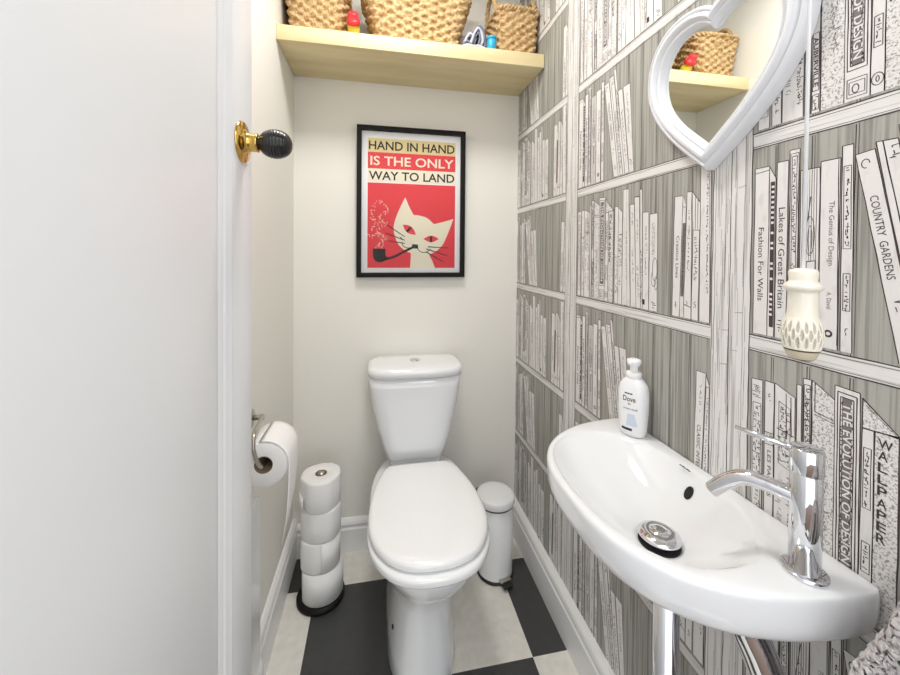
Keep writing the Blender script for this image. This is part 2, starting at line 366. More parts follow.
def dense():
    P = Print(); boards(P); z0 = .004
    def bk(u0, u1, zt, zt2=None, v0=None, v1=None, m='print_page', zb=None):
        q = ((u0, zt), (u1, zt2 or zt), (v1 if v1 is not None else u1+.002, zb or z0), (v0 if v0 is not None else u0+.002, zb or z0)); quad_book(P, *q, m=m); return q
    q = bk(.0055, .0228, .2523, .2541); scribble(P, *q, .04, .12, .5, .8, .003, 'print_grey'); frame(P, *q, .14, .15, .93); scribble(P, *q, .17, .60, .36, .34, .0062); scribble(P, *q, .17, .88, .66, .5, .0062)
    q = bk(.0264, .0400, .2554, .2550); scribble(P, *q, .06, .12, .5, .3); P.line((.027, .176), (.041, .178)); P.line((.027, .158), (.041, .16)); scribble(P, *q, .32, .37, .5, .7, .003); title(P, *q, 'LES PAPIERS', .42, .70, .34, .40); scribble(P, *q, .84, .93, .5, .6)
    q = bk(.0409, .0693, .2566, .2441); f = frame(P, *q, .22, .09, .46); scribble(P, *q, .11, .44, .36, .3, .0040); scribble(P, *q, .11, .44, .62, .3, .0034); scribble(P, *q, .55, .85, .3, .3, .004, 'print_grey'); scribble(P, *q, .5, .95, .8, .25, .003)
    P.line((.057, .246), (.0585, .18)); P.line((.0635, .243), (.065, .185)); P.line((.045, .190), (.069, .187))
    q = bk(.0710, .0775, .2650)
    q = bk(.0790, .0892, .2762, .2768); frame(P, *q, .14, .03, .50); scribble(P, *q, .05, .48, .5, .75, .0042); scribble(P, *q, .05, .48, .5, .6, .0050); frame(P, *q, .14, .60, .89); title(P, *q, 'AUBERVILLE', .62, .87, .22, .56, bold=.02); frame(P, *q, .14, .91, .985); scribble(P, *q, .92, .975, .5, .5)
    P.poly([(.0901, .2771), (.1160, .2600), (.1178, z0), (.0921, z0)], 'print_page_speckle', 2); P.line((.0901, .2771), (.1160, .2600)); P.line((.0901, .2771), (.0921, z0)); P.line((.0935, .235), (.1158, .2320)); P.line((.0935, .231), (.1158, .228))
    P.line((.0935, .275), (.0940, .235)); scribble(P, (.098, .16), (.112, .16), (.113, .08), (.099, .08), 0, 1, .5, .7, .006, 'print_grey')
    q = bk(.1162, .1425, .2798, .2781); frame(P, *q, .12, .025, .86, .0013); f = frame(P, *q, .24, .045, .84, .0013)
    P.poly([lerp(f[0], f[1], .12), lerp(f[0], f[1], .88), lerp(f[3], f[2], .88), lerp(f[3], f[2], .12)], 'print_grey', 3)
    title(P, *q, 'THE EVOLUTION OF DESIGN', .07, .815, .34, .36, 'print_page', .02)
    scribble(P, *q, .07, .82, .68, .16, .0046); scribble(P, *q, .07, .82, .30, .14, .0046); frame(P, *q, .12, .90, .985); frame(P, *q, .2, .915, .97); P.ring((.130, .0185), .004, .006, .0012)
    P.poly([(.1450, .2730), (.1790, .2405), (.1790, .2380), (.1450, .2380)], 'print_page_speckle', 2); P.line((.1445, .2735), (.1792, .2405), .0016); P.line((.1480, .266), (.1770, .2405), .0008); P.line((.1450, .2364), (.1573, .2375)); P.line((.1573, .2375), (.179, .2405)); P.line((.1450, .273), (.1450, .2364))
    q = bk(.1450, .1562, .2364, .2374, .1446, .1577); f = frame(P, *q, .18, .10, .42); scribble(P, *q, .12, .40, .5, .5, .004); frame(P, *q, .18, .60, .76); scribble(P, *q, .62, .74, .5, .5, .004); P.ring((.1512, .021), .0062, .008, .001); P.ring((.1512, .021), .002, .004, .001)
    q = bk(.1573, .1787, .2380, .2400, .1577, .1800, 'print_page_speckle')
    for i, c in enumerate('WALLPAPER'): P.text(c, (.1605, .2200-i*.0142), (1, 0), .0112, .0130 if c == 'W' else .0090, bold=.015)
    q = bk(.1844, .1985, .2479, .2464); scribble(P, *q, .50, .9, .5, .6, .004)
    q = bk(.1985, .2140, .2440, .2320); P.line((.2035, .176), (.2155, .176), .002); scribble(P, *q, .30, .6, .5, .7, .0034); scribble(P, *q, .7, .8)
    q = bk(.2164, .2362, .2864, .2844, .2165, .2480); scribble(P, *q, .35, .78, .55, .28, .0045, 'print_grey'); P.line((.229, .285), (.236, z0), .0008, 'print_grey')
    q = bk(.2421, .2572, .2463, .2458, .2491, .2686); scribble(P, *q, .08, .2, .5, .5); scribble(P, *q, .45, .75, .5, .5)
    q = bk(.2579, .2739, .2626, .2615, .2686, .2837); P.line((.258, .262), (.274, .261), .0018); scribble(P, *q, .2, .4, .5, .3); scribble(P, *q, .62, .9, .5, .45)
    q = bk(.2762, .2828, .2765, .2767, .2837, .2900); scribble(P, *q, .5, .95, .5, .7)
    q = bk(.2866, .3055, .2231, .2223, .2900, .3100); scribble(P, *q, .15, .68, .55, .32, .0055); P.poly([(.2895, .026), (.297, .026), (.2975, .014), (.290, .014)], 'print_line', 3)
    q = bk(.3093, .3326, .2166, .2173, .3102, .3358); scribble(P, *q, .1, .45, .42, .25, .004, 'print_grey'); scribble(P, *q, .12, .4, .62, .2, .004, 'print_grey')
    P.ring((.327, .095), .008, .026, .0014); P.ring((.324, .075), .008, .018, .0012, a0=2, a1=6); P.ring((.331, .065), .005, .015, .0012); scribble(P, *q, .91, .97, .5, .55, .003)
    q = bk(.3795, .4005, .2449, .2441, .3774, .3960); title(P, *q, 'Creative Lines', .33, .68, .34, .36); scribble(P, *q, .88, .93, .5, .4)
    q = bk(.4001, .4083, .2220, .2210, .3965, .4063); P.poly([(.4008, .19), (.4078, .19), (.4055, .045), (.3985, .045)], 'print_grey', 3); scribble(P, *q, .18, .8, .5, .6, .0035)
    P.poly([(.4005, .222), (.4010, .243), (.4083, .2210)], 'print_page', 2)
    q = bk(.4105, .4217, .2496, .2489, .4063, .4244); scribble(P, *q, .15, .62, .5, .45, .0062); P.line((.408, .030), (.4243, .026), .0016); scribble(P, *q, .86, .9)
    P.poly([(.4231, .2487), (.4410, .2259), (.4408, .1739), (.4261, .1748)], 'print_page', 2); P.line((.4231, .2487), (.4410, .2259), .0018); P.line((.426, .1748), (.4408, .1739)); P.line((.4305, .24), (.431, .176)); P.line((.436, .232), (.436, .176))
    q = bk(.4261, .4408, .1748, .1739, .4250, .4405); scribble(P, *q, .08, .55, .5, .6, .0036); scribble(P, *q, .8, .86, .5, .4, .003)
    P.line((.4412, .29), (.4430, z0)); P.poly([(.4412, .292), (.4640, .292), (.4665, z0), (.4430, z0)], 'print_page', 2); scribble(P, (.452, .28), (.461, .28), (.463, .06), (.454, .06), 0, 1, .5, .5, .0042); P.line((.4600, .29), (.4655, z0), .0008); P.line((.4640, .292), (.4665, z0), .0014)
    return P
def cell_shelf():
    P = Print()                               # one cell's shelf edge below its books, in cell coordinates
    P.poly([(0, 0), (.468, 0), (.468, -.024), (0, -.024)], 'print_shelf', 1)
    for z_, w_ in ((.0, .0016), (-.004, .0008), (-.0215, .0008), (-.0245, .0016)): P.line((0, z_), (.468, z_), w_, layer=2)
    return P
def post():                                  # one full-height upright, in wall heights
    P = Print(); P.poly([(-.0705, .02), (0, .02), (0, ZC), (-.0705, ZC)], 'print_post', 2)
    for u, w_ in ((-.0705, .0012), (-.0655, .0006), (-.036, .0013), (-.012, .0006), (0, .0016)): P.line((u, .02), (u, ZC), w_, layer=3, wob=.0008)
    for i in range(200):
        u = random.uniform(-.068, -.003); a = random.uniform(.05, 2.2); P.line((u, a), (u+random.uniform(-.001, .001), a+random.uniform(.04, .13)), .0005, 'print_grey', 3, .0006)
    for i in range(30):
        a = random.uniform(.05, 2.3); u = random.uniform(-.065, -.02); P.line((u, a), (u+.014, a+.002), .0007, 'print_grey', 3)
    return P
def clip_y(poly, lo, hi):
    for sgn, lim in ((1, lo), (-1, -hi)):
        out = []
        for i in range(len(poly)):
            a, c = poly[i], poly[(i+1) % len(poly)]; fa, fc = sgn*a[0]-lim, sgn*c[0]-lim
            if fa >= 0: out.append(a)
            if (fa >= 0) != (fc >= 0):
                t = fa/(fa-fc); out.append((a[0]+(c[0]-a[0])*t, a[1]+(c[1]-a[1])*t))
        poly = out
        if len(poly) < 3: return []
    return poly
b = MB(); b.box((XR, YF-.1, 0), (XR+.1, YB+.1, ZC), 'print_post')
S, D, SH, PO = sparse(), dense(), cell_shelf(), post()
LAY = .00012
def print_on(P, y0, zb):
    for pts, m, layer in P.items:
        q = [(y0-p[0], zb+p[1]) for p in pts]
        if min(v[1] for v in q) < 0.0 or max(v[1] for v in q) > ZC: continue
        q = clip_y(q, YF, YB-.0005)
        if q: b.add([(XR-LAY*(layer+1), v[0], v[1]) for v in q], [tuple(range(len(q)))], m)
for col, y0 in enumerate((1.578, 1.040, .500, -.038)):
    for row, zb in enumerate((.123, .440, .751, 1.0725, 1.3935, 1.706, 2.020)):
        print_on(D if (row+col) % 2 == 0 else S, y0, zb); print_on(SH, y0, zb)
    print_on(PO, y0, 0)
struct(b.build('wall_right', recalc=False), 'right wall papered with a drawn pattern of grey bookshelves and white books', 'wall')

# ------------------------------------------------------------------ the open door on the left
b = MB(); b.box((-.238, -.055, .008), (-.207, .647, 2.03), 'door_paint')             # core (recessed panel face)
b.box((-.207, .566, .008), (-.200, .647, 2.03), 'door_paint'); b.box((-.207, -.055, .008), (-.200, .03, 2.03), 'door_paint')
b.box((-.207, .03, .008), (-.200, .566, .20), 'door_paint'); b.box((-.207, .03, 1.92), (-.200, .566, 2.03), 'door_paint')
door = b.build('door_1', bevel=.002, seg=2); struct(door, 'white panelled door standing open against the left wall, black ridged knob', 'door')
b = MB()
mold = [(.566, -.2000), (.560, -.1985), (.554, -.2005), (.548, -.2020), (.545, -.2040), (.540, -.2050), (.534, -.2068)]
b.loft([[(x, y, z) for y, x in mold] for z in (.2, 1.92)], 'door_paint', False, False, smooth=False, closed=False)
b.build('panel_moulding', door)
b = MB(); b.lathe([(.0, -.200), (.0305, -.200), (.0305, -.1985), (.029, -.1965), (.021, -.1945), (.0150, -.192), (.0130, -.188), (.0130, -.180), (.0140, -.178), (.012, -.1765), (0, -.1765)], 'brass', (0, .603, 1.361), 40, 'x')
rose = b.build('knob_rose', door); rose['label'] = 'round brass rose'
prof = [(0, -.178), (.0100, -.178), (.0088, -.1735)]
N_ = 17
for i in range(N_*4+1):
    t = .07+.93*i/(N_*4); x = -.1535-.0235*cos(PI*t); r = .0213*sin(PI*t)**.86 if t < .999 else .0005
    prof.append((max(r, .0005)*(1+.020*sin(2*PI*i/4)), x))
b = MB(); b.lathe(prof, 'ebony', (0, .603, 1.361), 40, 'x'); kn = b.build('door_knob', door); kn['label'] = 'black ridged oval knob'

# ------------------------------------------------------------------ radiator behind the door
t = thing('radiator', 'slim white radiator on the left wall, mostly hidden behind the open door', 'radiator')
def rrect(y0, y1, z0, z1, r, x, n=8):
    out = []
    for cy, cz, a in ((y1-r, z1-r, 0), (y0+r, z1-r, 90), (y0+r, z0+r, 180), (y1-r, z0+r, 270)):
        for i in range(n+1): aa = rad(a+90*i/n); out.append((x, cy+r*cos(aa), cz+r*sin(aa)))
    return out
b = MB(); b.loft([rrect(.42, 1.000, .16, .60, .03, -.316), rrect(.42, 1.000, .16, .60, .03, -.292), rrect(.424, .996, .164, .596, .03, -.288)], 'enamel_white', smooth=False); b.build('panel', t)
b = MB(); b.lathe([(0, .02), (.010, .02), (.010, .10), (.016, .105), (.017, .14), (.013, .165), (0, .165)], 'white_plastic', (-.300, 1.005, 0), 24); b.build('valve', t)
b = MB(); b.lathe([(0, 0), (.0075, 0), (.0075, .03), (0, .03)], 'enamel_white', (-.300, 1.005, 0), 16); b.build('feed_pipe', t)
for y in (.52, .88): box('bracket', (XL, y-.02, .25), (-.314, y+.02, .50), 'enamel_white', t)
base(t, (XL, .70, .16))

# ------------------------------------------------------------------ toilet roll on its wall holder
t = thing('toilet_roll_holder', 'brushed steel hook on the left wall carrying the hanging toilet roll', 'toilet roll holder')
b = MB(); b.lathe([(0, XL), (.026, XL), (.026, XL+.003), (.022, XL+.006), (.010, XL+.008), (0, XL+.008)], 'satin_steel', (0, 1.04, .765), 32, 'x'); b.build('rose', t)
b = MB(); b.lathe([(0, XL+.006), (.0065, XL+.006), (.0060, XL+.020), (.0085, XL+.023), (.0085, XL+.031), (.006, XL+.034), (0, XL+.034)], 'satin_steel', (0, 1.04, .767), 24, 'x'); b.build('post', t)
arm = spline([(-.299, 1.04, .767), (-.294, 1.03, .772), (-.288, .995, .778), (-.2790, .945, .786), (-.2735, .905, .792), (-.2705, .886, .786), (-.2690, .880, .767), (-.2655, .880, .748), (-.2600, .882, .731), (-.2550, .890, .7185), (-.2535, .905, .716), (-.2535, .95, .716), (-.2535, 1.0, .716)], 8)
b = MB(); b.tube(arm, .0046, 'satin_steel', 14); b.build('hook_arm', t); base(t, (XL, 1.04, .765))

def roll_mesh(b, c, r, h, axis, core=.020):
    prof = [(core, -h/2), (core, -h/2+.002), (core, h/2-.002), (core, h/2), (core+.001, h/2), (r-.004, h/2), (r, h/2-.004), (r, -h/2+.004), (r-.004, -h/2), (core+.001, -h/2), (core, -h/2)]
    b.lathe(prof, 'tissue', c, 56, axis, False, False)
t = thing('toilet_roll', 'white toilet roll on the wall hook with a long loose end hanging down', 'toilet roll')
rc = Vector((-.2535, .950, .717)); rr_ = .0525
b = MB(); roll_mesh(b, rc, rr_, .105, 'y'); b.build('paper_roll', t)
b = MB(); b.lathe([(.0200, -.052), (.0200, .052), (.0185, .052), (.0185, -.052), (.0200, -.052)], 'cardboard', rc, 32, 'y', False, False); ct = b.build('cardboard_tube', t); ct['label'] = 'brown cardboard tube'
sheet = []
for i in range(9):
    a = rad(100-100*i/8); sheet.append((rc.x+(rr_+.0012)*cos(a), rc.z+(rr_+.0012)*sin(a)))
for i in range(1, 11):
    k = i/10; sheet.append((rc.x+(rr_+.0012)-.020*k*k, rc.z-.20*k))
rows = []
for i, (x, z) in enumerate(sheet):
    k = max(0, i-8)/10
    rows.append([(x+.003*sin(3*v+2*k)*k, rc.y-.0520+.104*v+.012*k*(1-v), z) for v in [j/8 for j in range(9)]])
back = [[(p[0]-.0009, p[1], p[2]) for p in r] for r in rows]
b = MB(); b.loft([r+bk[::-1] for r, bk in zip(rows, back)], 'tissue'); b.build('loose_sheet', t)
base(t, tuple(rc))

# ------------------------------------------------------------------ floor stand with four spare rolls
SX, SY = -.192, 1.343
t = thing('toilet_roll_stand', 'black floor stand with round base under the column of spare rolls', 'toilet roll stand')
b = MB(); b.lathe([(0, 0), (.076, 0), (.080, .004), (.080, .012), (.077, .017), (.066, .020), (0, .020)], 'black_wood', (SX, SY, 0), 56); b.build('base', t)
b = MB(); b.lathe([(0, .018), (.0075, .018), (.0075, .422), (.0130, .425), (.0140, .431), (.009, .437), (0, .437)], 'satin_steel', (SX, SY, 0), 20); b.build('pole', t)
base(t, (SX, SY, 0))
rl = [('lowest of four spares, sitting on the black stand base', .0215, .066, .003),
      ('second from the bottom in the floor-stand column', .1245, .064, -.003),
      ('third from the bottom, just under the top roll', .2275, .065, .001),
      ('topmost on the stand, open centre facing up', .3300, .066, -.001)]
for i, (lab, z, r, dx) in enumerate(rl):
    t = thing('toilet_roll', 'white toilet roll, ' + lab, 'toilet roll', 'spare toilet rolls on the floor stand')
    rings = []; n = 72
    prof = [(.020, .102), (.021, .103), (r-.005, .103), (r-.001, .100), (r, .095), (r+.001, .05), (r, .006), (r-.004, 0), (.021, 0), (.020, .001)]
    for pr, ph in prof:
        rings.append([(SX+dx+(pr+(.0016*sin(3*a+i*2)+.0010*sin(7*a+i))*(pr > .04))*cos(a), SY+(pr+(.0016*sin(3*a+i*2)+.001*sin(7*a+i))*(pr > .04))*sin(a), z+ph) for a in [2*PI*j/n for j in range(n)]])
    b = MB(); b.loft(rings, 'tissue', False, False); b.build('paper_roll', t)
    b = MB(); b.lathe([(.0200, .001), (.0200, .102), (.0186, .102), (.0186, .001), (.0200, .001)], 'cardboard', (SX+dx, SY, z), 32, 'z', False, False); b.build('cardboard_tube', t)
    if i in (0, 1, 3):                                             # loose outer end lapping over the roll
        a0 = rad(-150+70*i); ring = []
        for j in range(25):
            a = a0+rad(165)*j/24; k = j/24; rad_ = r+.0022+.0035*k
            top_ = (.1025+.006*sin(PI*k)*(i != 3) - .05*k*(i == 3)); bot = .001
            ring.append((a, rad_, bot, top_))
        o_ = [[(SX+dx+q*cos(a), SY+q*sin(a), z+h) for (q, h) in ((rd, bo), (rd, tp), (rd-.0012, tp), (rd-.0012, bo))] for a, rd, bo, tp in ring]
        b = MB(); b.loft(o_, 'tissue'); b.build('loose_sheet', t)
    base(t, (SX+dx, SY, z))

# ------------------------------------------------------------------ toilet
t = thing('toilet', 'white close-coupled toilet with closed lid between roll stand and pedal bin', 'toilet')
TX = .138
def body_ring(z, a, yf, yb=1.46, n=2.6, cx=.128, mid=.52):
    ym = yf+(yb-yf)*mid; return sup(cx, ym, a, ym-yf, yb-ym, n, z)
b = MB(); b.loft([body_ring(0, .103, .985, 1.44, 3.0, .134), body_ring(.004, .105, .983, 1.44, 3.0, .134), body_ring(.05, .100, .992, 1.44, 3.0, .134), body_ring(.13, .094, 1.004, 1.44, 2.8, .136), body_ring(.20, .094, 1.004, 1.45, 2.6, .138), body_ring(.245, .098, .992, 1.45, 2.5, .139),
    body_ring(.268, .108, .972, 1.46, 2.4, .140), body_ring(.295, .128, .938, 1.47, 2.3, .142), body_ring(.325, .146, .908, 1.48, 2.3, .143), body_ring(.355, .158, .888, 1.48, 2.3, .143), body_ring(.385, .165, .876, 1.49, 2.4, .143), body_ring(.398, .167, .872, 1.495, 2.4, .143), body_ring(.403, .164, .876, 1.49, 2.4, .143), body_ring(.404, .155, .886, 1.48, 2.4, .143)], 'ceramic')
b.loft([sup(.14, 1.44, .095, .085, .09, 5, .395), sup(.14, 1.44, .095, .085, .09, 5, .43), sup(.14, 1.44, .095, .080, .09, 5, .449)], 'ceramic')
b.build('bowl', t)
b = MB(); rings = []
for z, a, yf, yb in ((.4475, .101, 1.346, 1.530), (.4495, .106, 1.341, 1.534), (.49, .119, 1.338, 1.535), (.56, .140, 1.335, 1.535), (.64, .157, 1.332, 1.535), (.71, .168, 1.330, 1.535), (.748, .1715, 1.330, 1.535)):
    rings.append(sup(TX-.001, (yf+yb)/2, a, (yb-yf)/2, (yb-yf)/2, 5.2, z, 72))
b.loft(rings, 'ceramic'); b.build('cistern', t)
b = MB(); rings = []
for z, a, yf, yb in ((.749, .170, 1.332, 1.530), (.750, .176, 1.322, 1.532), (.766, .1770, 1.319, 1.533), (.774, .1760, 1.321, 1.530), (.781, .171, 1.327, 1.525), (.7845, .158, 1.338, 1.514), (.785, .10, 1.37, 1.48)):
    rings.append(sup(TX, (yf+yb)/2, a, (yb-yf)/2, (yb-yf)/2, 4.2, z, 72))
b.loft(rings, 'ceramic'); cl = b.build('cistern_lid', t)
b = MB(); b.lathe([(.0, .784), (.020, .784), (.020, .7875), (.0175, .7895), (.0150, .7885), (.0145, .790), (.006, .7915), (0, .7915)], 'chrome', (TX, 1.430, 0), 36)
fb = b.build('flush_button', cl); fb['label'] = 'round chrome flush button'
egg = [(0, .857), (.06, .864), (.112, .892), (.150, .945), (.167, 1.0), (.171, 1.06), (.165, 1.14), (.149, 1.22), (.127, 1.285), (.113, 1.306), (.095, 1.315), (0, 1.318)]
full = egg + [(-x, y) for x, y in egg[-2:0:-1]]
out = spline([(x, y, 0) for x, y in full], 6, True)
def egg_ring(s, z, dy=0):
    return [(.143+p.x*s, 1.085+(p.y-1.085)*(1-(1-s)*.75)+dy, z) for p in out]
b = MB(); b.loft([egg_ring(.95, .4055), egg_ring(.985, .4065), egg_ring(1.0, .411), egg_ring(1.0, .421), egg_ring(.988, .4265), egg_ring(.96, .428)], 'toilet_plastic'); b.build('seat', t)
def lid_ring(k, z): return [(.143+p.x*k*.988, 1.10+(1.335-(1.335-p.y)*.968-1.10)*k, z) for p in out]
b = MB(); b.loft([lid_ring(.93, .4295), lid_ring(.975, .4305), lid_ring(.995, .4350), lid_ring(1.0, .442), lid_ring(.990, .4490), lid_ring(.965, .4535), lid_ring(.91, .4560), lid_ring(.75, .4575), lid_ring(.45, .4585), lid_ring(.1, .4590)], 'toilet_plastic'); b.build('lid', t)
for x in (.085, .200):
    b = MB(); b.lathe([(0, x-.016), (.010, x-.016), (.0115, x-.013), (.0115, x+.013), (.010, x+.016), (0, x+.016)], 'toilet_plastic', (0, 1.318, .420), 20, 'x'); b.build('hinge', t)
b = MB(); b.lathe([(0, -.003), (.006, -.002), (.006, .001), (.004, .004), (0, .004)], 'black_plastic', (.0455, 1.09, .100), 16, 'x', R=None); sc_ = b.build('fixing_hole', t); sc_['label'] = 'dark fixing hole low on the side'
base(t, (.128, 1.2, 0))

# ------------------------------------------------------------------ pedal bin
BX, BY = .436, 1.333
t = thing('pedal_bin', 'small white cylindrical pedal bin between the toilet and the papered wall', 'bin')
b = MB(); b.lathe([(0, .006), (.064, .006), (.065, .010), (.0655, .267), (.0640, .269), (0, .269)], 'enamel_white', (BX, BY, 0), 56); b.build('body', t)
b = MB(); b.lathe([(0, 0), (.066, 0), (.068, .004), (.068, .010), (.0645, .014), (0, .014)], 'black_plastic', (BX, BY, 0), 56); b.build('base_ring', t)
b = MB(); b.lathe([(.0640, .266), (.0685, .266), (.0685, .2720), (.0640, .2720)], 'black_plastic', (BX, BY, 0), 56, 'z', False, False); b.build('rim_band', t)
b = MB(); b.lathe([(0, .2720), (.0705, .2720), (.0720, .275), (.0720, .293), (.0700, .2985), (.062, .3015), (.045, .3045), (.02, .306), (0, .306)], 'enamel_white', (BX, BY, 0), 56); b.build('lid', t)
d = Vector((.018, -.070, 0)).normalized(); pd = Vector((BX, BY, 0)); sd = Vector((-d.y, d.x, 0))
def slab(b, c, d, sd, l, wd, z0, z1, m):
    r = [[tuple(c+d*l*i+sd*wd*j+Vector((0, 0, z))) for i, j in ((-1, -1), (1, -1), (1, 1), (-1, 1))] for z in (z0, z1)]; b.loft(r, m, smooth=False)
b = MB(); slab(b, pd+d*.080, d, sd, .018, .019, .012, .020, 'black_plastic'); pdl = b.build('pedal', t, bevel=.003); pdl['label'] = 'black foot pedal'
b = MB(); slab(b, pd+d*.068, d, sd, .012, .022, .020, .026, 'satin_steel'); b.build('pedal_plate', pdl, bevel=.002)
b = MB(); b.tube([(BX-.058, BY+.040, .262), (BX-.064, BY+.045, .283), (BX-.056, BY+.040, .297)], .005, 'black_plastic'); b.build('lid_hinge', t)
base(t, (BX, BY, 0))

# ------------------------------------------------------------------ shelf on the back wall with baskets
ZS = 1.926; SYF = 1.282
o = box('wall_shelf', (XL+.0005, SYF, 1.877), (XR-.002, YB-.0005, ZS), 'birch', bevel=.0015); tag(o, 'thick pale birch-veneer floating shelf above the poster', 'shelf')
def basket(name, label, cx, yf, w0, d0, w1, d1, h, seed, handle=True):
    t = thing('storage_basket', label, 'basket', 'woven baskets on the shelf'); random.seed(seed)
    NA, rows = 264, int(h/.0140); NZ = rows*6; cyb = yf+max(d0, d1)/2+.004
    def outline(k, off=0):
        a, c = (w0+(w1-w0)*k)/2, (d0+(d1-d0)*k)/2; pts = []
        for j in range(NA):
            tt = 2*PI*j/NA; cc, ss = cos(tt), sin(tt); n = 6
            pts.append(Vector(((a+off)*math.copysign(abs(cc)**(2/n), cc), (c+off)*math.copysign(abs(ss)**(2/n), ss))))
        acc = [0]
        for j in range(NA): acc.append(acc[-1]+(pts[(j+1) % NA]-pts[j]).length)
        return pts, acc
    def resampled(k):
        pts, acc = outline(k); L = acc[-1]; res = []; i = 0
        for j in range(NA):
            s_ = L*j/NA
            while acc[i+1] < s_: i += 1
            u = (s_-acc[i])/max(1e-9, acc[i+1]-acc[i]); res.append(pts[i].lerp(pts[(i+1) % NA], u))
        return res
    stakes = NA//8; rings = []
    for iz in range(NZ+1):
        k = iz/NZ; P = resampled(k); row = iz/6; ri = int(row); fr = row-ri; ring = []
        for j in range(NA):
            p = P[j]; q = P[(j+1) % NA]; tg = (q-P[j-1]).normalized(); nn = Vector((tg.y, -tg.x))
            ph = j/NA*stakes*PI + (ri % 2)*PI
            sv = sin(ph); d_ = (abs(sin(PI*fr))**.7)*(.0075*sv**.5 if sv > 0 else -.0028*(-sv)**.5) + .0012*math.sin(j*1.7+ri*2.3)
            dip = 0
            ring.append((cx+p.x+nn.x*d_, cyb+p.y+nn.y*d_, ZS+.002+h*k+.0012*sin(ph*.5+ri)))
        rings.append(ring)
    inner = [[(cx+(x-cx)*.93, cyb+(y-cyb)*.93, z) for x, y, z in r] for r in rings[::-6]]
    b = MB(); b.loft([[(cx+(x-cx)*.3, cyb+(y-cyb)*.3, ZS+.0015) for x, y, z in rings[0]], [(x, y, ZS+.001) for x, y, z in rings[0]]]+rings+inner, 'straw', True, True); b.build('woven_body', t)
    b = MB(); P = resampled(1.0); pts = []
    NB = 200
    for tw in range(2):
        pts = []
        for j in range(NB):
            p = P[int(j*NA/NB)]; L = Vector((p.x, p.y)); nn = L.normalized(); a = j/NB*2*PI*26+PI*tw
            pts.append((cx+p.x+nn.x*.0045*cos(a), cyb+p.y+nn.y*.0045*cos(a), ZS+.002+h+.003+.0045*sin(a)))
        pts.append(pts[0]); b.tube(pts, .0055, 'straw', 8, False)
    b.build('braided_rim', t)
    if handle:
        for sgn in (-1, 1):
            hp = []
            for j in range(25):
                a = PI*j/24; hp.append((cx+sgn*(w1/2-.004+.006*sin(a)), cyb-.062*cos(a)*.9, ZS+h+.004+  .085*sin(a)**.8))
            b = MB()
            for tw in range(2):
                b.tube([(p[0]+.0045*cos(i*1.5+PI*tw), p[1]+.0045*sin(i*1.5+PI*tw), p[2]) for i, p in enumerate(hp)], .0062, 'straw', 8)
            b.build('handle', t)
    base(t, (cx, cyb, ZS)); return t
basket('b', 'small square woven basket at the left end of the shelf, beside the red-capped bottle', -.2130, 1.302, .156, .170, .204, .205, .168, 3)
basket('b', 'wide woven basket in the middle of the shelf, largest of the three', .131, 1.302, .278, .175, .385, .210, .185, 4)
basket('b', 'small woven basket at the right end of the shelf, against the papered wall', .500, 1.302, .146, .170, .160, .200, .165, 5)

t = thing('bottle', 'small yellow bottle with a red cap lying between the left and middle baskets', 'bottle')
ax = Vector((.0, -.75, .65)).normalized(); q = ax.to_track_quat('Z', 'Y').to_matrix(); o0 = Vector((-.0905, 1.384, ZS+.0170))
b = MB(); b.lathe([(0, 0), (.017, .001), (.0205, .008), (.0210, .030), (.0205, .052), (.016, .062), (.0125, .066), (0, .066)], 'yellow_plastic', tuple(o0), 36, R=q); b.build('body', t)
b = MB(); b.lathe([(0, .063), (.021, .063), (.0225, .066), (.0222, .077), (.0200, .079), (.0170, .080), (.0170, .096), (.0150, .099), (0, .099)], 'red_cap', tuple(o0), 36, R=q); cp = b.build('cap', t); cp['label'] = 'red screw cap'
base(t, (o0.x, o0.y, ZS))

t = thing('wash_cloth', 'crumpled grey and white striped cloth tucked beside the right basket on the shelf', 'cloth')
random.seed(8)
ribs = [('pale_cloth', 0, [(.284, .006), (.300, .010), (.335, .011), (.366, .008)]),
        ('grey_cloth', .004, [(.288, .016), (.303, .026), (.317, .020), (.327, .034), (.336, .070), (.350, .084), (.364, .072), (.369, .040), (.366, .014)]),
        ('pale_cloth', .000, [(.314, .018), (.322, .040), (.332, .060), (.345, .073), (.356, .062), (.359, .034), (.352, .016)]),
        ('grey_cloth', .005, [(.326, .019), (.336, .042), (.345, .060), (.350, .040), (.344, .018)]),
        ('pale_cloth', .003, [(.294, .024), (.304, .042), (.316, .054), (.328, .048)]),
        ('grey_cloth', .008, [(.298, .034), (.308, .054), (.320, .064), (.331, .060)])]
for m, dy, path in ribs:                                          # striped folds seen end-on
    p = spline([(x, 0, z) for x, z in path], 8); L_ = len(p); th = .0036
    nrm_ = []
    for k in range(L_):
        d_ = (p[min(k+1, L_-1)]-p[max(k-1, 0)]).normalized(); nrm_.append(Vector((-d_.z, 0, d_.x)))
    sec_ = [(a+n*th) for a, n in zip(p, nrm_)]+[(a-n*th) for a, n in zip(p, nrm_)][::-1]
    rings = [[(v.x+.0020*sin(yy*90+v.z*60), 1.296+dy+yy, ZS+max(.0006, v.z+.0016*sin(yy*70+v.x*150))) for v in sec_] for yy in (0, .003, .02, .04, .06, .075)]
    b = MB(); b.loft(rings, m); b.build('fold', t)
base(t, (.330, 1.33, ZS))
t = thing('jar', 'tiny bright blue tub between the striped cloth and the right basket', 'tub')
b = MB(); b.lathe([(0, 0), (.0165, 0), (.0175, .002), (.0175, .036), (.0160, .039), (0, .039)], 'blue_plastic', (.3935, 1.302, ZS), 32); b.build('body', t)
b = MB(); b.lathe([(0, .0385), (.0182, .0385), (.0182, .047), (.0165, .049), (0, .049)], 'blue_plastic', (.3935, 1.302, ZS), 32); b.build('cap', t); base(t, (.3935, 1.302, ZS))

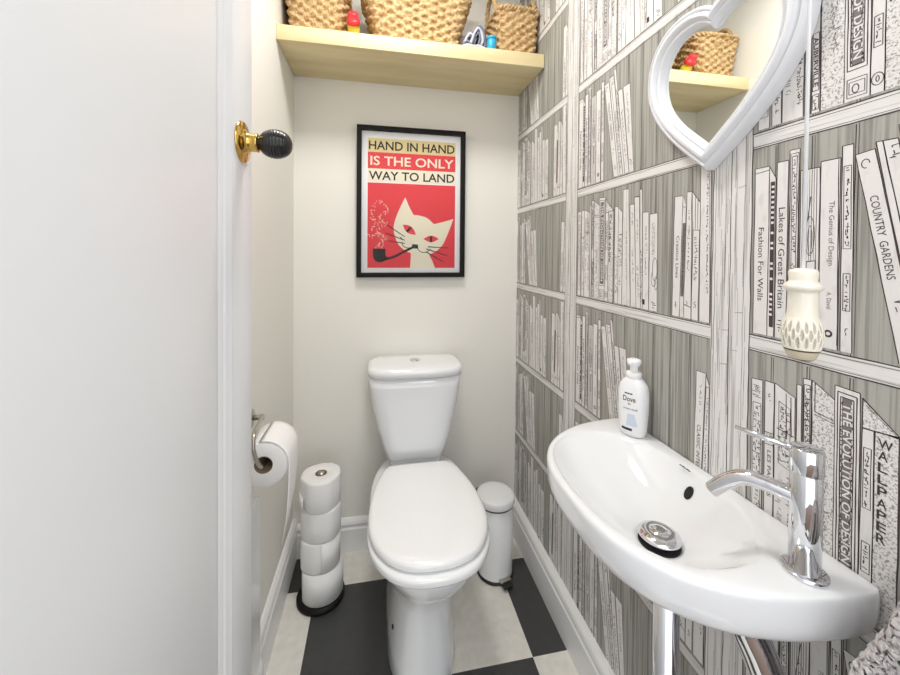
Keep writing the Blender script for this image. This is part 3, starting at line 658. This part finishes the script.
# ------------------------------------------------------------------ framed poster
PX0, PX1, PZ0, PZ1 = -.0875, .350, 1.0995, 1.7015
t = thing('framed_poster', 'black-framed red poster of a white cat smoking a pipe on the back wall', 'poster')
b = MB(); fwd = .0185; yf, yb_ = YB-.028, YB-.0005
for z, (a, c) in ((0, (PX0, PX1)),):
    o4 = [(PX0, PZ0), (PX1, PZ0), (PX1, PZ1), (PX0, PZ1)]; i4 = [(PX0+fwd, PZ0+fwd), (PX1-fwd, PZ0+fwd), (PX1-fwd, PZ1-fwd), (PX0+fwd, PZ1-fwd)]
    rings = [[(x, yb_, z) for x, z in o4], [(x, yf, z) for x, z in o4], [(x, yf, z) for x, z in i4], [(x, yb_, z) for x, z in i4]]
    b.loft(rings+[rings[0]], 'black_wood', False, False, smooth=False)
b.build('frame', t, bevel=.001, weld=True)
b = MB(); b.box((PX0+.002, YB-.012, PZ0+.002), (PX1-.002, YB-.0008, PZ1-.002), 'paper_white')
IX0, IX1, IZ0, IZ1 = -.0455, .3105, 1.1370, 1.6555
IW, IH = IX1-IX0, IZ1-IZ0
yl = YB-.0121
def pp(pts, m, l): b.add([(IX0+x, yl-.00012*l, IZ0+z) for x, z in pts], [tuple(range(len(pts)))], m)
def prect(x0, z0, x1, z1, m, l=1): pp([(x0, z0), (x1, z0), (x1, z1), (x0, z1)], m, l)
def ptext(s_, x0, z0, x1, h, m, l=3, bold=.0):
    vs_, fs_, W, Ht = text_polys(s_, bold); 
    for f in fs_: pp([(x0+vs_[i][0]*(x1-x0)/W, z0+vs_[i][1]*h/Ht) for i in f], m, l)
def pstroke(a, c, w0, w1, m, l=4):
    a, c = Vector(a), Vector(c); n = (c-a).normalized(); n = Vector((-n.y, n.x)); pp([a+n*w0/2, c+n*w1/2, c-n*w1/2, a-n*w0/2], m, l)
prect(0, IH*.893, IW, IH, 'poster_sand'); prect(0, IH*.767, IW, IH*.893, 'poster_red'); prect(0, IH*.667, IW, IH*.767, 'poster_cream'); prect(0, 0, IW, IH*.658, 'poster_red')
ptext('HAND IN HAND', .004, IH*.912, IW-.004, IH*.068, 'poster_black', bold=.016)
ptext('IS THE ONLY', .010, IH*.792, IW-.008, IH*.072, 'poster_cream', bold=.016)
ptext('WAY TO LAND', .004, IH*.680, IW-.004, IH*.068, 'poster_black', bold=.016)
K = IW/647
def c_(x, y): return ((x-58)*K, max(.0, (576-y)*K*1.0))
def poly_c(pts, m, l): pp([c_(*p) for p in pts], m, l)
def sp_c(pts, n=6, closed=False): return [(p.x, p.y) for p in spline([(x, y, 0) for x, y in pts], n, closed)]
neck = sp_c([(375, 440), (373, 500), (368, 576)], 5)+sp_c([(555, 576), (535, 525), (512, 480), (500, 440)], 5)
poly_c(neck, 'poster_cream', 2)
head = [(330, 55)]+sp_c([(330, 55), (360, 125), (392, 183)], 5)+sp_c([(392, 183), (440, 188), (495, 205), (545, 248)], 6)+sp_c([(545, 248), (620, 228), (693, 205)], 4)+sp_c([(693, 205), (668, 275), (640, 345), (610, 405), (570, 445), (520, 472), (470, 482), (420, 480), (370, 466), (320, 440), (280, 400), (255, 340), (246, 290), (252, 240), (272, 180), (300, 115), (330, 55)], 6)
hv = [c_(*p) for p in head[:-1]]
bmx = bmesh.new(); vv = [bmx.verts.new((IX0+x, yl-.0003, IZ0+z)) for x, z in hv]; fc = bmx.faces.new(vv); r_ = bmesh.ops.triangulate(bmx, faces=[fc]); bmx.verts.index_update()
b.add([v.co for v in bmx.verts], [tuple(v.index for v in f.verts) for f in bmx.faces], 'poster_cream'); bmx.free()
for ea, eb, th, pup in (((312, 256), (410, 330), 26, ((372, 275), (342, 310))), ((466, 360), (582, 358), 24, ((524, 338), (524, 384)))):
    a, c = Vector(ea), Vector(eb); n = (c-a).normalized(); n = Vector((-n.y, n.x)); up_, lo_ = [], []
    for i in range(11):
        k = i/10; m_ = a.lerp(c, k); up_.append(tuple(m_+n*th*sin(PI*k))); lo_.append(tuple(m_-n*th*sin(PI*k)))
    poly_c(up_+lo_[-2:0:-1], 'poster_red', 4); pstroke(c_(*pup[0]), c_(*pup[1]), .0095, .0095, 'poster_black', 5)
for a, c in (((195, 260), (328, 346)), ((190, 322), (328, 372)), ((210, 378), (330, 395)), ((500, 418), (658, 426)), ((488, 434), (648, 485)), ((485, 455), (615, 530)), ((296, 348), (312, 372))): pstroke(c_(*a), c_(*c), .0042, .0030, 'poster_black', 5)
def curve_c(pts, wd, m, l):
    q = sp_c(pts, 6)
    for i in range(len(q)-1): pstroke(c_(*q[i]), c_(*q[i+1]), wd, wd, m, l)
curve_c([(305, 385), (318, 415), (345, 428), (380, 425)], .0030, 'poster_black', 5); curve_c([(420, 430), (445, 455), (480, 460), (510, 445), (522, 435)], .0030, 'poster_black', 5)
poly_c([(380, 400), (425, 402), (428, 432), (385, 432)], 'poster_black', 6)
curve_c([(395, 420), (330, 452), (255, 492), (190, 512), (165, 516)], .0095, 'poster_black', 6)
poly_c([(97, 436), (188, 436), (188, 490)]+sp_c([(205, 495), (190, 518), (160, 534), (130, 532), (108, 516), (98, 490)], 5), 'poster_black', 6)
random.seed(21)
sm = sp_c([(130, 420), (165, 395), (190, 350), (160, 330), (120, 320), (80, 350), (85, 290), (115, 235), (90, 215), (95, 150), (140, 92), (190, 120), (195, 165), (150, 190), (160, 235), (185, 250), (130, 290), (150, 360), (150, 415)], 9)
for i, p in enumerate(sm):
    if i % 4 == 3: continue
    for q_ in range(1):
        x, y = p[0]+random.uniform(-15, 15), p[1]+random.uniform(-12, 12); x = max(66, min(x, 205)); a = random.uniform(0, PI)
        pstroke(c_(x, y), c_(x+8*cos(a), y+8*sin(a)), .0026, .0022, 'poster_cream', 3)
b.build('print', t, recalc=False)
box('glass', (PX0+fwd-.001, YB-.0185, PZ0+fwd-.001), (PX1-fwd+.001, YB-.0165, PZ1-fwd+.001), 'picture_glass', t)
base(t, ((PX0+PX1)/2, YB, PZ0))

# ------------------------------------------------------------------ heart mirror
t = thing('heart_mirror', 'white heart-shaped mirror with a stepped frame on the book wallpaper', 'mirror')
MY, MZ = .5645, 1.351
def heart(cl, l1, l2, wd, tipz, c1, c2, wz, n=26):
    half = bez((0, cl, 0), (c1[0], c1[1], 0), (wd, c2, 0), (wd, wz, 0), n)+bez((wd, wz, 0), (wd, l1, 0), (l2[0], l2[1], 0), (0, tipz, 0), n)+[Vector((0, tipz, 0))]
    return [(p.x, p.y) for p in half]+[(-p.x, p.y) for p in half[-2:0:-1]]
ho = heart(.283, .120, (.064, .050), .1545, 0, (.030, .318), .322, .205)
hi = heart(.246, .130, (.046, .086), .114, .044, (.022, .276), .280, .198)
prof = [(0, .0), (0, .017), (.08, .0225), (.17, .0240), (.22, .0205), (.26, .0185), (.31, .0200), (.37, .0265), (.46, .0290), (.56, .0285), (.63, .0245), (.68, .0195), (.72, .0190), (.80, .0225), (.87, .0215), (.93, .0150), (1.0, .0120), (1.0, .006)]
rings = [[(XR-.0012-h, MY-(a[0]+(c[0]-a[0])*k), MZ+a[1]+(c[1]-a[1])*k) for a, c in zip(ho, hi)] for k, h in prof]
b = MB(); b.loft(rings, 'mirror_paint', False, False, smooth=True); fr_ = b.build('frame', t)
fr_.modifiers.new('edges', 'EDGE_SPLIT').split_angle = rad(50)
hg = [(a[0]*1.02, (a[1]-.15)*1.02+.15) for a in hi]
b = MB(); b.loft([[(XR-.0012-h, MY-x, MZ+z) for x, z in hg] for h in (.0, .0100)], 'mirror_silver', smooth=False); b.build('mirror_glass', t)
base(t, (XR, MY-.006, MZ+.16)); t.rotation_euler = (rad(1.8), 0, 0)

# ------------------------------------------------------------------ light pull
t = thing('light_pull', 'cream ceramic pull with dimpled bulb on a white ceiling cord over the basin', 'light pull')
LX, LY, LZ = .44, .3165, 1.0905; PS = .74
def pull_lathe(prof, m, **k): b.lathe([(r*PS, h) for r, h in prof], m, (LX, LY, LZ), 48, **k)
b = MB(); pull_lathe([(0, 0), (.0115, 0), (.0140, .0014)], 'brown_glaze', cap1=False); pull_lathe([(.0140, .0014), (.0180, .0068), (.0196, .0100)], 'tan_glaze', cap0=False, cap1=False)
pull_lathe([(.0196, .0100), (.0204, .0118)], 'brown_glaze', cap0=False, cap1=False)
n = 192; rings = []; fm = []
def dimple(a, z):
    e0 = 9
    for zc_, offs in ((.0195, 0), (.0275, .5), (.0355, 0)):
        u = ((a/(2*PI)*15+offs) % 1)-.5; e0 = min(e0, (u/.27)**2+((z-zc_)/.0075)**2)
    return e0
NZ_ = 48
for iz in range(NZ_+1):
    k = iz/NZ_; z = .0118+.0335*k; r = .0204+.0030*sin(PI*min(1, k*1.12))-.0022*max(0, (k-.72)/.28)**2; ring = []
    for j in range(n):
        a = 2*PI*j/n; e = dimple(a, z); dmp = .0014*(1-e) if e < 1 else 0
        ring.append((LX+(r*PS-dmp)*cos(a), LY+(r*PS-dmp)*sin(a), LZ+z))
    rings.append(ring)
vs_ = [p for r in rings for p in r]; f1, f2 = [], []
for i in range(NZ_):
    for j in range(n):
        k = (j+1) % n; f_ = (i*n+j, i*n+k, (i+1)*n+k, (i+1)*n+j)
        (f2 if dimple(2*PI*(j+.5)/n, .0118+.0335*(i+.5)/NZ_) < .62 else f1).append(f_)
b.add(vs_, f1, 'cream_ceramic', True); b.add(vs_, f2, 'grey_glaze', True)
pull_lathe([(.0180, .0453), (.0172, .0485), (.0168, .0530), (.0166, .0700), (.0172, .0722), (.0205, .0738), (.0222, .0765), (.0212, .0795), (.0176, .0815), (.0156, .0830), (.0158, .0850), (.0164, .0920), (.0150, .0950), (.006, .0965), (0, .0965)], 'cream_ceramic', cap0=False)
b.build('pull', t, weld=True)
b = MB(); b.tube([(LX, LY, LZ+.095), (LX+.0005, LY, LZ+.6), (LX, LY, ZC-.02)], .0018, 'cord_white', 10); b.build('cord', t)
b = MB(); b.lathe([(0, ZC-.03), (.030, ZC-.03), (.036, ZC-.024), (.038, ZC-.0003), (0, ZC-.0003)], 'white_plastic', (LX, LY, 0), 36); b.build('ceiling_switch', t)
base(t, (LX, LY, ZC))

# ------------------------------------------------------------------ basin
t = thing('wash_basin', 'small white D-shaped wall basin fixed to the book wallpaper', 'basin')
DX, DY = .455, .530; ZR = .806
def implicit(x, y):
    a, n = (.234, 2.35) if y > .573 else (.244, 2.9)
    return abs((y-.573)/a)**n+abs((max(0, XR-x))/.283)**2.35
def inner_f(x, y): return abs((y-.570)/.178)**2.3+abs((x-.443)/.120)**2.3
def radial(fun, a, lim=None):
    lo, hi_ = 0, .6
    for _ in range(40):
        m_ = (lo+hi_)/2; x, y = DX+m_*cos(a), DY+m_*sin(a)
        if fun(x, y) < 1 and (lim is None or x < lim): lo = m_
        else: hi_ = m_
    return lo
NA = 160; ang = [2*PI*j/NA for j in range(NA)]
ro = [radial(implicit, a, XR-.002) for a in ang]; ri = [radial(inner_f, a) for a in ang]
# outer outline resampled smoothly by radius; bowl rises from the waste to the inner lip
def ring_at(rad_l, z): return [(DX+r*cos(a), DY+r*sin(a), z if not callable(z) else z(DX+r*cos(a), DY+r*sin(a))) for r, a in zip(rad_l, ang)]
def mixr(a_, c_2, k): return [x*(1-k)+y*k for x, y in zip(a_, c_2)]
r0 = [.030]*NA
def under(k): return [min(r*k, r) for r in ro]
ZB = .728
rings = [ring_at([.030]*NA, ZB-.006)]
for k in (0, .12, .25, .38, .5, .62, .73, .82, .89, .94, .975, 1.0):
    pts_ = []
    for r, a in zip(mixr(r0, ri, k), ang):                        # gentler slope towards the tap ledge
        g = max(0, cos(a-rad(-68)))**3; ex = 2.1-.85*g; ln = .18+.10*g
        pts_.append((DX+r*cos(a), DY+r*sin(a), ZB+(ZR-.004-ZB)*(ln*k+(1-ln)*k**ex)))
    rings.append(pts_)
rings.append(ring_at(mixr(ri, ro, .06), ZR-.0012)); rings.append(ring_at(mixr(ri, ro, .16), ZR)); rings.append(ring_at(mixr(ri, ro, .5), ZR+.0008))
def shrink(d_): 
    out_ = []
    for r, a in zip(ro, ang):
        x = DX+r*cos(a); k = 1 if x < XR-.006 else 0
        out_.append(r-d_*k)
    return out_
def lowr(s_):                                                     # outline that tapers inward below but stays on the wall
    out_ = []
    for r, a in zip(ro, ang):
        x, y = DX+r*cos(a), DY+r*sin(a)
        xx = XR-.002-(XR-.002-x)*s_; yy = .570+(y-.570)*(1-(1-s_)*.85); out_.append((xx, yy))
    return out_
for d_, z in ((.006, ZR), (.0025, ZR-.0018), (.0006, ZR-.005), (0, ZR-.010)): rings.append(ring_at(shrink(d_), z))
for s_, z in ((1.0, ZR-.016), (.999, ZR-.026), (.994, ZR-.038), (.984, ZR-.048), (.968, ZR-.057), (.94, ZR-.065), (.88, ZR-.074), (.76, ZR-.084), (.58, ZR-.093), (.40, ZR-.099)):
    rings.append([(x, y, z) for x, y in lowr(s_)])
rings.append([(DX+.034*cos(a), DY+.034*sin(a), ZR-.106) for a in ang])
b = MB(); b.loft(rings, 'ceramic'); bas = b.build('bowl', t)
bas.modifiers.new('sub', 'SUBSURF').levels = 1; bas.modifiers['sub'].render_levels = 1
tn = Vector((.06, .01, .06))
# overflow on the back slope: solid dark disc, shade of the opening painted in
oc = None
def bowl_pt(a, k):
    j = int(a/(2*PI)*NA) % NA; r = .030*(1-k)+ri[j]*k; return Vector((DX+r*cos(a), DY+r*sin(a), ZB+(ZR-.004-ZB)*(.18*k+.82*k**2.1)))
oa = rad(22); p1, p2 = bowl_pt(oa, .72), bowl_pt(oa, .86); oc = bowl_pt(oa, .79); sl = (p2-p1).normalized(); side = (bowl_pt(oa+.12, .79)-bowl_pt(oa-.12, .79)).normalized(); nrm = sl.cross(side).normalized()
if nrm.z < 0: nrm = -nrm
R_ = Matrix((side*.58, nrm.cross(side)*1.0, nrm)).transposed()
b = MB(); b.lathe([(0, .0012), (.0085, .0012), (.0105, .0022), (.0118, .0018), (.0122, -.002)], 'gap_shade', tuple(oc), 28, R=R_, cap1=False); ov = b.build('overflow_hole', t); ov['label'] = 'dark oval overflow hole'
b = MB(); b.lathe([(0, ZB-.012), (.0300, ZB-.012), (.0315, ZB-.004), (.0315, ZB+.0005), (.0290, ZB+.0012), (0, ZB+.0012)], 'gap_shade', (DX, DY, 0), 48); wf = b.build('waste_gap_shade', t)  # solid disc, its dark colour paints the shade under the plug
b = MB(); b.lathe([(0, ZB), (.010, ZB), (.010, ZB+.009), (.0300, ZB+.0095), (.0325, ZB+.0115), (.0318, ZB+.0135), (.0250, ZB+.0180), (.0160, ZB+.0208), (.0155, ZB+.0202), (.0148, ZB+.0202), (.0143, ZB+.0210), (.007, ZB+.0222), (0, ZB+.0225)], 'chrome', (DX, DY, 0), 48); wp = b.build('waste_plug', t); wp['label'] = 'domed chrome push waste'
b = MB()
for i in range(5): b.box((.5565-.001, .600-.005*i-.003, ZR+.0002), (.5580+.001*(i % 2), .600-.005*i, ZR+.0012), 'label_ink')
b.build('maker_mark', t)
base(t, (XR, .576, ZR-.1))

# mixer tap
AX, AY = .522, .367
t = thing('mixer_tap', 'chrome cylindrical mixer tap with thin lever at the near end of the basin', 'tap')
TR_ = .0158
b = MB(); b.lathe([(0, ZR), (.0228, ZR), (.0234, ZR+.002), (.0230, ZR+.0048), (.0205, ZR+.0060), (0, ZR+.0060)], 'chrome', (AX, AY, 0), 56); b.build('base_ring', t)
b = MB(); b.lathe([(0, ZR+.005), (TR_, ZR+.005), (TR_, ZR+.1235), (TR_-.0008, ZR+.1245), (TR_-.0008, ZR+.126), (0, ZR+.126)], 'chrome', (AX, AY, 0), 64); b.build('column', t)
b = MB(); b.lathe([(0, ZR+.126), (TR_, ZR+.126), (TR_+.0006, ZR+.127), (TR_+.0006, ZR+.1555), (TR_-.0002, ZR+.1567), (TR_-.0012, ZR+.1569), (TR_-.0018, ZR+.1558), (0, ZR+.1558)], 'chrome', (AX, AY, 0), 64); hd = b.build('handle_cap', t)
dv = Vector((.440-AX, .500-AY, 0)).normalized()
A0 = Vector((AX, AY, 0))
b = MB(); lv = [A0+dv*.010+Vector((0, 0, ZR+.1510)), A0+dv*.072+Vector((0, 0, ZR+.1568))]
b.tube([lv[0], lv[0].lerp(lv[1], .5), lv[1]], [.0036, .0036, .0034], 'chrome', 14); b.build('lever', hd)
sp = spline([A0+dv*.008+Vector((0, 0, ZR+.0912)), A0+dv*.025+Vector((0, 0, ZR+.0930)), A0+dv*.040+Vector((0, 0, ZR+.0942)), A0+dv*.055+Vector((0, 0, ZR+.0935)), A0+dv*.068+Vector((0, 0, ZR+.0885)), A0+dv*.082+Vector((0, 0, ZR+.0760)), A0+dv*.097+Vector((0, 0, ZR+.0580))], 8)
SR_ = .0098
b = MB(); b.tube(sp, SR_, 'chrome', 28, False); 
e0, e1 = sp[-1], sp[-2]; dd = (e0-e1).normalized(); q = dd.to_track_quat('Z', 'Y').to_matrix()
b.lathe([(.0098, 0), (.0082, .0005), (.0080, -.006), (0, -.006)], 'chrome', tuple(e0), 28, R=q, cap0=False); b.build('spout', t)
base(t, (AX, AY, ZR))

# soap dispenser
t = thing('soap_dispenser', 'white hand-wash pump bottle standing on the far back corner of the basin', 'soap bottle')
GX, GY = .551, .724; turn = rad(-58); R_ = Matrix.Rotation(turn, 3, 'Z')
def bring(a, c, z, n=2.4, N=56):
    r = []
    for j in range(N):
        tt = 2*PI*j/N; cc, ss = cos(tt), sin(tt); v = R_ @ Vector((a*math.copysign(abs(cc)**(2/n), cc), c*math.copysign(abs(ss)**(2/n), ss), 0)); r.append((GX+v.x, GY+v.y, ZR+.0008+z))
    return r
shape = [(0, .0235, .0165), (.002, .0262, .0185), (.012, .0275, .0195), (.045, .0300, .0205), (.075, .0312, .0205), (.092, .0305, .0198), (.104, .0275, .0182), (.113, .0215, .0160), (.118, .0160, .0140), (.120, .0140, .0130)]
shape = [(z*1.04, a, c*1.12) for z, a, c in shape]
b = MB(); b.loft([bring(a, c, z) for z, a, c in shape], 'white_plastic'); body = b.build('bottle', t)
b = MB(); b.lathe([(0, .1235), (.0150, .1235), (.0162, .1250), (.0162, .1340), (.0148, .1365), (.008, .138), (0, .138)], 'white_plastic', (GX, GY, ZR), 40); b.build('collar', t)
b = MB(); b.lathe([(0, .134), (.0095, .134), (.0082, .142), (.0088, .148), (.0130, .153), (.0150, .159), (.0140, .1635), (.008, .1655), (0, .1655)], 'white_plastic', (GX, GY, ZR), 36)
nz = R_ @ Vector((0, -1, 0)); nz = Vector((-.8, -.35, 0)).normalized()
pm = b.build('pump_head', t)
b = MB(); c0 = Vector((GX, GY, ZR+.1580)); b.tube([c0+nz*.004, c0+nz*.016, c0+nz*.019+Vector((0, 0, -.002))], [.0052, .0048, .0042], 'white_plastic', 16); b.build('nozzle', pm)
# label print wrapped on the front of the bottle
def on_front(s_, z):
    k = [q_ for q_ in shape]
    for i in range(len(k)-1):
        if k[i][0] <= z <= k[i+1][0]:
            u = (z-k[i][0])/(k[i+1][0]-k[i][0]); a = k[i][1]*(1-u)+k[i+1][1]*u; c = k[i][2]*(1-u)+k[i+1][2]*u
    n = 2.4; yv = -c*max(0, 1-abs(s_/a)**n)**(1/n)
    v = R_ @ Vector((s_, yv-.0004, 0)); return (GX+v.x, GY+v.y, ZR+.0008+z)
b = MB()
def ltext(s_, x0, x1, z0, h, m, bold=0):
    vs_, fs_, W, Ht = text_polys(s_, bold); bm2 = bmesh.new(); V = [bm2.verts.new((x0+v[0]*(x1-x0)/W, z0+v[1]*h/Ht, 0)) for v in vs_]
    for f in fs_:
        try: bm2.faces.new([V[i] for i in f])
        except ValueError: pass
    bm2.verts.index_update(); b.add([on_front(v.co.x, v.co.y) for v in bm2.verts], [tuple(v.index for v in f.verts) for f in bm2.faces], m); bm2.free()
def lrect(x0, x1, z0, z1, m, n=8, sk=0):
    vs_ = [on_front(x0+(x1-x0)*i/n, z) for z in (z0, z1) for i in range(n+1)]; b.add(vs_, [(i, i+1, n+2+i, n+1+i) for i in range(n)], m)
ltext('Dove', -.0135, .0125, .076, .0115, 'label_ink', .01)
for i in range(3): lrect(-.010+.0058*i, -.0055+.0058*i, .0915, .0945, 'label_ink', 2)
lrect(-.0030, .0030, .0695, .0725, 'label_gold', 3)
ltext('cream wash', -.0125, .0165, .0585, .0046, 'label_ink')
for i in range(10): lrect(-.0060+.0003*i, .0165-.0006*i, .024+.0026*i, .0266+.0026*i, 'label_blue', 6)
lrect(-.0165, .0060, .0130, .0185, 'label_ink', 8)
lb = b.build('label_print', body, recalc=False)
base(t, (GX, GY, ZR))

# waste pipes below the basin
t = thing('bottle_trap', 'upright chrome waste pipe and trap under the middle of the basin', 'waste pipe')
TX2, TY2 = DX+.007, DY-.010
b = MB(); b.lathe([(0, .672), (.0235, .672), (.0250, .674), (.0250, .698), (.022, .701), (0, .701)], 'chrome', (TX2, TY2, 0), 40); b.build('coupling_nut', t)
b = MB(); b.lathe([(0, .400), (.0205, .400), (.0215, .404), (.0215, .460), (.0190, .464), (.0190, .674), (0, .674)], 'chrome', (TX2, TY2, 0), 48); b.build('trap_body', t)
b = MB(); b.tube([(TX2+.010, TY2, .425), (.53, TY2, .425), (XR-.0018, TY2, .425)], .016, 'chrome', 24); b.build('outlet_pipe', t)
base(t, (TX2, TY2, .40))
t = thing('supply_pipe', 'fat curved chrome pipe bending down to the wall below the tap', 'pipe')
b = MB(); b.tube(spline([(.489, .412, .703), (.491, .410, .696), (.498, .403, .675), (.508, .394, .640), (.521, .385, .605), (.540, .377, .575), (.563, .372, .555), (XR-.0018, .370, .548)], 8), .0215, 'chrome', 32); b.build('bend', t)
base(t, (.500, .40, .55))

# ------------------------------------------------------------------ towel on a peg rail, near right corner
t = thing('towel_rail', 'short chrome rail on the right wall holding the grey towel', 'towel rail')
b = MB(); b.tube([(XR-.002, .06, .838), (.535, .06, .838), (.523, .06, .838)], .008, 'chrome'); b.tube([(.528, .05, .838), (.528, .16, .838), (.528, .265, .838)], .007, 'chrome'); b.build('bar', t); base(t, (XR, .06, .838))
random.seed(5)
NU, NV = 320, 170; rows = []
prof = []
for i in range(NU):                                               # over the bar: front drop, fold, back drop
    s_ = i/(NU-1)
    if s_ < .46: k = s_/.46; x, z = .4955, .50+.338*k
    elif s_ < .54:
        k = (s_-.46)/.08; a = PI-PI*k; x, z = .528+.0325*cos(a), .838+.026*sin(a)
    else: k = (s_-.54)/.46; x, z = .5605, .838-.338*k
    prof.append((x, z))
sec = []
for i in range(NU):
    ring = []
    x, z = prof[i]; drop = max(0, .838-z)
    for j in range(NV):
        v = j/(NV-1); y = .100+(.166+.036*min(1, (drop+.02)/.1))*v
        edge = min(1, (1-v)/.06); rnd = random.uniform(-1, 1)
        nx = -1 if i < NU/2 else 1
        cx_ = .528; f = (.45+.55*math.sqrt(max(0, edge*(2-edge))))
        bump = .0026*rnd+.004*sin(y*95+z*14)*min(1, drop/.05)
        zz = z+(random.uniform(-.0014, .0014)) - (1-f)*.018*(drop < .02)
        ring.append((cx_+(x-cx_)*f+nx*bump, y+random.uniform(-.0016, .0016), zz+(.0032*rnd if .45 < i/NU < .55 else 0)))
    sec.append(ring)
b = MB(); b.loft(sec, 'towel', False, False, closed=False); tw = b.build('hand_towel')
sl_ = tw.modifiers.new('thick', 'SOLIDIFY'); sl_.thickness = .005
tag(tw, 'fluffy grey towel hanging at the bottom right corner beside the basin', 'towel')

# ceiling lamp (out of frame) that gives the room its light
t = thing('ceiling_lamp', 'round flush ceiling lamp above the toilet', 'lamp')
b = MB(); b.lathe([(0, ZC-.0005), (.16, ZC-.0005), (.16, ZC-.03), (.15, ZC-.04), (0, ZC-.04)], 'white_plastic', (.07, .84, 0), 48); b.build('lamp_base', t); base(t, (.07, .84, ZC-.04))
